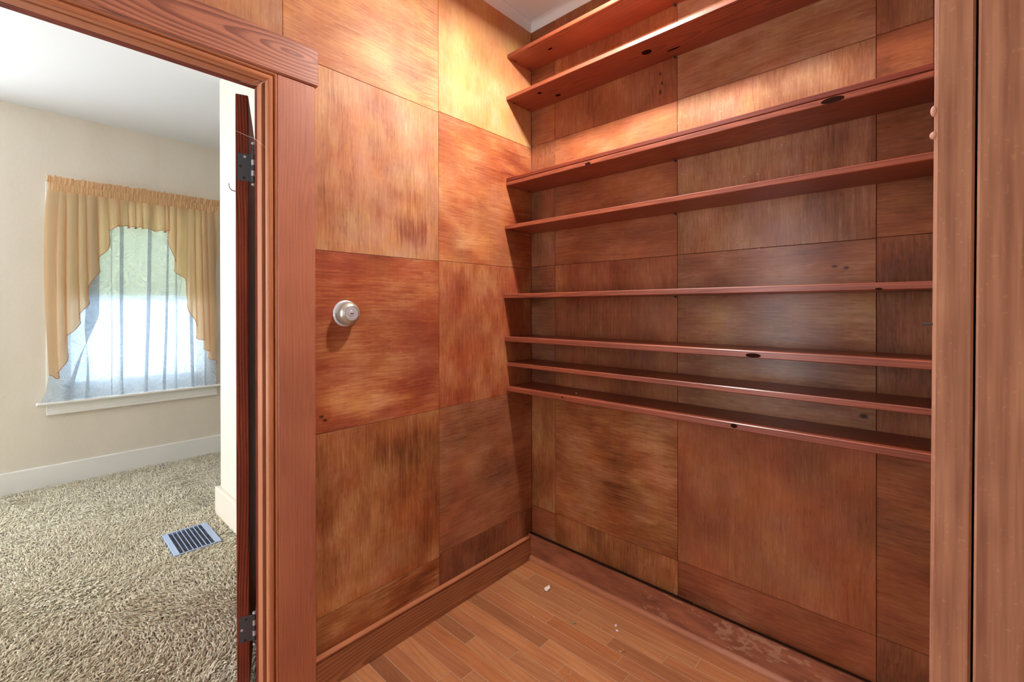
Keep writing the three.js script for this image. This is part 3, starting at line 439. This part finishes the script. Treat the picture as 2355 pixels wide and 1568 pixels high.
// ---------------------------------------------------------------- roller shade, lace, valance
tag(obj('roller_shade', sheet(2, 2, (u, v) => [FAR + 0.024, lerp(1.352, 2.09, v), lerp(WZ0 - 0.02, WZ1 + 0.02, u)]), new THREE.MeshPhysicalMaterial({ color: 0xc9c7a0, roughness: 1, transmission: 0.55, thickness: 0, side: THREE.DoubleSide })), 'olive roller shade drawn halfway down behind the lace', 'shade');
{
  // lace: alpha pattern of scrolling paisley lines
  const n = 1024, lace = texture(n, n, (u, v, o) => {
    const x = u * 8, y = v * 8, wx = vn(x * 1.0, y * 1.0, 701, 8, 8), wy = vn(x, y, 703, 8, 8), q = vn(x * 2 + wx * 2.6, y + wy * 2.2, 707, 16, 8), q2 = vn(x * 4 + wy * 3, y * 4 + wx * 3, 709, 32, 32);
    const l1 = Math.abs(((q * 7) % 1) - 0.5) * 2, l2 = Math.abs(((q2 * 3) % 1) - 0.5) * 2, net = (Math.sin(u * Math.PI * 2 * 180) * Math.sin(v * Math.PI * 2 * 180)) > 0.1 ? 1 : 0;
    const solid = sm(0.55, 0.8, l1) * 0.9 + sm(0.7, 0.9, l2) * 0.5;
    const a = clamp(0.66 + 0.10 * net + 0.34 * solid); o[0] = o[1] = o[2] = 255 * a;
  }, false);
  const lm = new THREE.MeshPhysicalMaterial({ color: 0xcdd7e0, roughness: 1, transmission: 0.56, thickness: 0, alphaMap: lace, transparent: true, side: THREE.DoubleSide });
  const folds = [[[1.545, 0.6], [1.41, 1.22], [1.40, 2.1]], [[1.44, 0.6], [1.405, 1.2], [1.39, 2.1]], [[1.315, 0.6], [1.313, 1.1], [1.312, 2.1]], [[1.242, 0.6], [1.241, 1.1], [1.235, 2.1]], [[1.10, 0.6], [1.082, 1.2], [1.066, 2.1]], [[0.985, 0.6], [0.969, 1.1], [0.955, 2.1]], [[0.905, 0.6], [0.897, 1.2], [0.90, 2.1]], [[0.79, 0.6], [0.8, 1.3], [0.81, 2.1]], [[0.70, 0.6], [0.70, 1.3], [0.70, 2.1]]];
  const wid = [0.036, 0.030, 0.034, 0.046, 0.036, 0.034, 0.032, 0.036, 0.030];
  const g = sheet(420, 60, (u, v) => {
    const y = lerp(0.606, 2.095, v), left = piece([[0.606, 1.672], [0.68, 1.648], [0.8, 1.632], [2.1, 1.632]], y), right = 0.618, z0 = lerp(left, right, u);
    let z = z0, x = FAR + 0.042 + 0.003 * Math.sin(z0 * 40 + 2 * y);
    folds.forEach((f, i) => { const c = piece(f.map(([a, b]) => [b, a]), y), w = wid[i], d = (z0 - c) / w; if (Math.abs(d) < 2.6) { const e = Math.exp(-d * d); z += -2.1 * w * d * e * 1.0; x += 0.010 * e * d + 0.006 * e; } });
    if (y < 0.7) x += 0.02 * (0.7 - y) / 0.1 * 0.5;
    return [x, y, z, u * 2.2, v * 2.2];
  });
  tag(obj('lace_curtain', g, lm), 'white lace curtain hanging in folds down to the window sill', 'curtain');
}
{
  const satin = new THREE.MeshPhysicalMaterial({ color: 0xf0cda2, roughness: 0.6, sheen: 0.2, sheenColor: new THREE.Color(0.9, 0.75, 0.55), transmission: 0.66, thickness: 0, side: THREE.DoubleSide });
  const pip = std(0xa8744c, 0.8);
  const v = thing('swag_valance', 'cream ruffled swag valance with long side tails over the lace curtain', 'curtain');
  const R = FAR + 0.075;
  const phase = (z, s) => z * 118 + 9 * fbm(z * 9, 2.2, s, 2);
  const hang = (z, y, s) => {                            // a point of the gathered cloth: folds lap over each other as they fall
    const t = clamp((2.1 - y) / 0.22), p = phase(z + 0.010 * Math.sin(y * 2.2 + z * 9), s);
    return [R + 0.006 + (0.004 + 0.012 * t) * Math.cos(p), (0.004 + 0.0125 * t) * Math.sin(p)];
  };
  // header ruffle and gathered rod pocket
  obj('header_ruffle', sheet(520, 6, (u, w) => { const z = lerp(1.642, 0.598, u), y = lerp(2.145, 2.196 + 0.010 * (vn(z * 70, 3, 811) - 0.5), w), k = fbm(z * 60, 5, 821, 2); return [R + 0.013 + (0.004 + 0.014 * w) * Math.sin(z * 270 + 7 * k + w) + 0.012 * (k - 0.5) * w, y, z + 0.006 * w * (vn(z * 55, 1, 823) - 0.5)]; }), satin, v);
  obj('rod_pocket', sheet(640, 8, (u, w) => { const z = lerp(1.634, 0.606, u), y = lerp(2.09, 2.148, w), b = Math.sin(w * Math.PI); return [R + 0.006 + 0.013 * b + 0.004 * Math.sin(z * 420 + 5 * fbm(z * 40, 4, 831, 2)) + 0.0025 * Math.sin(z * 250 + w * 3), y, z]; }), satin, v);
  const L = [[1.635, 0.80], [1.614, 0.774], [1.577, 0.784], [1.556, 0.90], [1.535, 1.06], [1.478, 1.175], [1.447, 1.28], [1.42, 1.40], [1.398, 1.50], [1.36, 1.62], [1.338, 1.70], [1.314, 1.834], [1.262, 1.895]];
  const C = [[1.275, 1.896], [1.19, 1.888], [1.119, 1.892], [1.04, 1.882], [0.972, 1.884], [0.955, 1.890]];
  const Rr = [[0.972, 1.884], [0.94, 1.785], [0.93, 1.70], [0.921, 1.60], [0.895, 1.55], [0.851, 1.485], [0.84, 1.361], [0.812, 1.264], [0.79, 1.18], [0.772, 1.047], [0.725, 0.981], [0.677, 0.865], [0.634, 0.797], [0.614, 0.79]];
  const part = (name, pts, s, dx) => {
    const za = pts[0][0], zb = pts[pts.length - 1][0], bulge = (z, y) => (name === 'left_tail' && z > 1.58 ? 0.022 * Math.sin(Math.PI * clamp((2.1 - y) / 1.3)) * (z - 1.58) / 0.055 : name === 'right_tail' && z < 0.66 ? -0.014 * Math.sin(Math.PI * clamp((2.1 - y) / 0.5)) * (0.66 - z) / 0.05 : 0);
    const p = obj(name, sheet(230, 40, (u, w) => { const z = lerp(za, zb, u), yb = piece(pts, z) + 0.006 * Math.sin(z * 140), y = lerp(2.095, yb, w); const h = hang(z, y, s); return [h[0] + dx, y, z + h[1] + bulge(z, y)]; }), satin, v);
    const line = []; for (let i = 0; i <= 180; i++) { const z = lerp(za, zb, i / 180), y = piece(pts, z) + 0.006 * Math.sin(z * 140); const h = hang(z, y, s); line.push([h[0] + dx, y, z + h[1] + bulge(z, y)]); }
    obj('edge_binding', tube(line, 0.0022, 260, 5), pip, p);
  };
  part('left_tail', L, 901, 0.004); part('right_tail', Rr, 911, 0.004); part('centre_swag', C, 921, -0.002);
}
// ---------------------------------------------------------------- carpet
struct('floor_room', box(FAR, -0.06, -0.95, -0.13, -0.012, EZ, { b: 0 }), std(0x9c8a68, 0.95), 'floor of the next room under the carpet', 'floor');
const VX0 = -1.625, VX1 = -1.318, VZ0 = 1.030, VZ1 = 1.238;
{
  const r = rng(991), pts = [];
  for (let x = FAR + 0.012; x < -0.125; x += 0.0080) for (let z = 0.5; z < 2.25; z += 0.0080) {
    if (x > -1.757 && z < 0.962) continue;
    const px = x + (r() - 0.5) * 0.006, pz = z + (r() - 0.5) * 0.006;
    if (px < FAR + 0.01 || (px > VX0 + 0.004 && px < VX1 - 0.002 && pz > VZ0 - 0.002 && pz < VZ1 + 0.002)) continue;
    const zmax = 1.9 + 0.12 * 0 + Math.max(0, (-0.83 - x)) * 0.03 + 0.12; if (pz > zmax) continue;
    pts.push([px, pz]);
  }
  const yarn = tube([[0, -0.014, 0], [0.0015, -0.004, 0.001], [0.006, 0.003, 0.0005], [0.013, 0.004, -0.001], [0.018, 0.001, 0.001]], 0.0024, 5, 5);
  const p = yarn.attributes.position; for (let i = 0; i < p.count; i++) { const k = 1 + 0.25 * Math.sin(p.getX(i) * 900 + p.getZ(i) * 400); p.setY(i, p.getY(i) * (0.94 + 0.06 * k)); }
  const m = new THREE.InstancedMesh(yarn, std(0xffffff, 0.95), pts.length), q = new THREE.Object3D(), c = new THREE.Color();
  pts.forEach(([x, z], i) => {
    const flow = 6.3 * (fbm(x * 3.1, z * 3.1, 951, 2) - 0.5) + 2.4, s = 0.8 + 0.5 * r();
    q.position.set(x, (fbm(x * 24, z * 24, 957, 2) - 0.5) * 0.010 - 0.004, z); q.rotation.set((r() - 0.5) * 0.7, flow + (r() - 0.5) * 1.9, (r() - 0.35) * 1.0); q.scale.set(s, 0.8 + 0.5 * r(), s); q.updateMatrix(); m.setMatrixAt(i, q.matrix);
    const t = 0.74 + 0.42 * r() + 0.14 * (fbm(x * 5, z * 5, 961, 3) - 0.5); m.setColorAt(i, c.setRGB(0.70 * t, 0.63 * t, 0.49 * t));
  });
  m.name = 'shag_carpet'; m.castShadow = m.receiveShadow = true; m.userData = { label: 'beige shag carpet covering the floor of the next room', category: 'carpet', kind: 'stuff' }; scene.add(m);
}
// ---------------------------------------------------------------- floor register
{
  const v = thing('floor_vent', 'pale metal floor register grille set in the shag carpet', 'vent', [0, 0, 0]);
  const y = 0.012, t = 0.004, fx0 = VX0 + 0.012, fx1 = VX1 - 0.008, fz0 = VZ0 + 0.028, fz1 = VZ1 - 0.022;
  obj('dark_duct_plate', box(VX0 + 0.005, -0.011, VZ0 + 0.005, VX1 - 0.005, -0.008, VZ1 - 0.005, { b: 0 }), M.black, v);  // black plate stands for the unlit depth below the grille
  obj('frame', [box(VX0, -0.008, VZ0, fx0, y, VZ1, { b: 0.001 }), box(fx1, -0.008, VZ0, VX1, y, VZ1, { b: 0.001 }), box(fx0, -0.008, VZ0, fx1, y, fz0, { b: 0.001 }), box(fx0, -0.008, fz1, fx1, y, VZ1, { b: 0.001 })], M.ventMetal, v);
  for (let i = 0; i <= 8; i++) { const z = lerp(fz0, fz1, i / 8); obj('long_bar', box(fx0, y - t, z - 0.0012, fx1, y + 0.0008, z + 0.0012, { b: 0.0004 }), M.ventMetal, v); }
  const louver = std(0x6d7585, 0.5, { metalness: 0.2 });
  for (let i = 1; i < 14; i++) { const x = lerp(fx0, fx1, i / 14); obj('louver', box(x - 0.0018, y - 0.012, fz0, x + 0.0018, y - 0.0012, fz1, { b: 0.0005 }), louver, v); }
}
// ================================================================ CEILING LAMP (unseen, above the frame; placed from the shelf shadows)
{
  const lx = 0.60, ly = 2.582, lz = 0.485, R = 0.05;
  const l = thing('unseen_ceiling_lamp', 'small round downlight out of view above the shelves, lighting the closet', 'lamp', [lx, 0, lz]);
  const g = new THREE.LatheGeometry([[0.0, 2.699], [0.06, 2.699], [0.062, 2.682], [0.03, 2.672], [0.028, 2.64], [0.045, 2.625], [0.060, 2.60], [0.062, 2.5825], [0.0575, 2.5825], [0.0565, 2.59], [0, 2.592]].map((p) => new THREE.Vector2(...p)), 40);
  obj('housing', g, M.lampWhite, l);
  const b = new THREE.CircleGeometry(0.0565, 32); b.rotateX(Math.PI / 2); b.translate(0, ly + 0.003, 0);
  obj('lamp_lens', b, new THREE.MeshStandardMaterial({ color: 0xffffff, emissive: 0xfff8f2, emissiveIntensity: 5 }), l);
  const pt = new THREE.RectAreaLight(0xfff8f2, LAMP / (4 * R * R), 2 * R, 2 * R); pt.position.set(0, ly, 0); pt.rotation.x = -Math.PI / 2; l.add(pt);
}
// ================================================================ BITS ON THE FLOOR AND COBWEBS
{
  const bit = (s, sx, sy, sz, seed) => { const g = new THREE.IcosahedronGeometry(1, 2), p = g.attributes.position; for (let i = 0; i < p.count; i++) { const x = p.getX(i), y = p.getY(i), z = p.getZ(i), k = 0.55 + 0.9 * fbm(x * 2.1 + 5, y * 2.1 + z * 1.7 + 5, seed, 3); p.setXYZ(i, x * k * sx * s, (y * k * 0.9 + 0.35) * sy * s, z * k * sz * s); } g.computeVertexNormals(); return g; };
  const white = std(0xf0e4d6, 0.85), grey = std(0x8f7866, 0.9), tan = std(0xb88a60, 0.9), pale = std(0xd9cfd6, 0.9);
  const scrap = thing('paper_scrap', 'largest crumpled white scrap on the closet floor near the corner', 'scrap', [0.23, 0, 0.171]); scrap.rotation.y = 0.7;
  const a = bit(1, 0.010, 0.007, 0.014, 5); a.translate(0, 0.003, 0); const b2 = bit(1, 0.006, 0.005, 0.012, 9); b2.translate(0.010, 0.006, -0.010);
  obj('scrap', [a, b2], white, scrap);
  const put = (n, label, cat, x, z, g, m) => { const o = obj(n, g, m); o.position.set(x, 0.0002, z); tag(o, label, cat); };
  put('lint_tuft', 'grey tuft of lint on the floor strips, nearest the white scrap', 'lint', 0.441, 0.263, bit(1, 0.008, 0.004, 0.006, 15), grey);
  put('plaster_crumb', 'pale crumb by the shoe moulding, upper of two', 'crumb', 0.572, 0.163, bit(1, 0.0045, 0.004, 0.005, 21), pale);
  put('plaster_crumb', 'pale crumb by the shoe moulding, lower of two', 'crumb', 0.59, 0.185, bit(1, 0.005, 0.003, 0.004, 23), pale);
  put('twig_bit', 'brown curled bit of debris on the floor strips', 'debris', 0.652, 0.272, [bit(1, 0.006, 0.003, 0.004, 31), tube([[0, 0.002, 0], [0.008, 0.004, -0.003], [0.011, 0.008, -0.008], [0.012, 0.006, -0.014]], 0.0012, 10, 5)], tan);
  put('thread', 'short curled pale thread on a light floor strip', 'thread', 0.575, 0.475, tube([[-0.006, 0.001, -0.006], [0.0, 0.002, 0], [0.003, 0.0015, 0.008], [-0.002, 0.001, 0.015]], 0.0007, 16, 5), std(0xd8b892, 0.9));
  put('shelf_chip', 'tiny white chip lying on the lowest shelf', 'crumb', 0.352, 0.115, bit(1, 0.005, 0.002, 0.002, 41), white);
  scene.children[scene.children.length - 1].position.y = 0.888;
  // crumbs nobody could count
  const r = rng(71), n = 420, m = new THREE.InstancedMesh(new THREE.IcosahedronGeometry(0.0009, 0), std(0xe0c8b4, 0.9), n), q = new THREE.Object3D();
  for (let i = 0; i < n; i++) { q.position.set(0.03 + r() * 1.0, 0.0006, 0.05 + r() * 0.95); q.rotation.set(r() * 3, r() * 3, 0); const s = 0.4 + r() * r() * 1.6; q.scale.set(s, s * 0.6, s * (0.6 + r())); q.updateMatrix(); m.setMatrixAt(i, q.matrix); }
  m.name = 'floor_crumbs'; m.userData = { label: 'tiny pale crumbs scattered over the closet floor', category: 'crumbs', kind: 'stuff' }; scene.add(m);
  const web = std(0xf4f4f4, 0.7), w = thing('cobweb', 'thin white cobweb strands at the upper corner of the doorway', 'cobweb');
  const strand = (...p) => obj('strand', tube(p, 0.00028, 14, 4), web, w);
  strand([0.024, 1.990, 1.262], [0.004, 1.962, 1.257], [-0.020, 1.940, 1.262]); strand([0.022, 1.985, 1.235], [0.0, 1.955, 1.262], [-0.02, 1.948, 1.28]); strand([0.005, 1.95, 1.255], [-0.03, 1.945, 1.27], [-0.04, 1.946, 1.31]);
  strand([-0.15, 1.832, 1.288], [-0.12, 1.815, 1.268], [-0.06, 1.79, 1.262], [0.02, 1.735, 1.244]);
}
renderer.render(scene, camera);
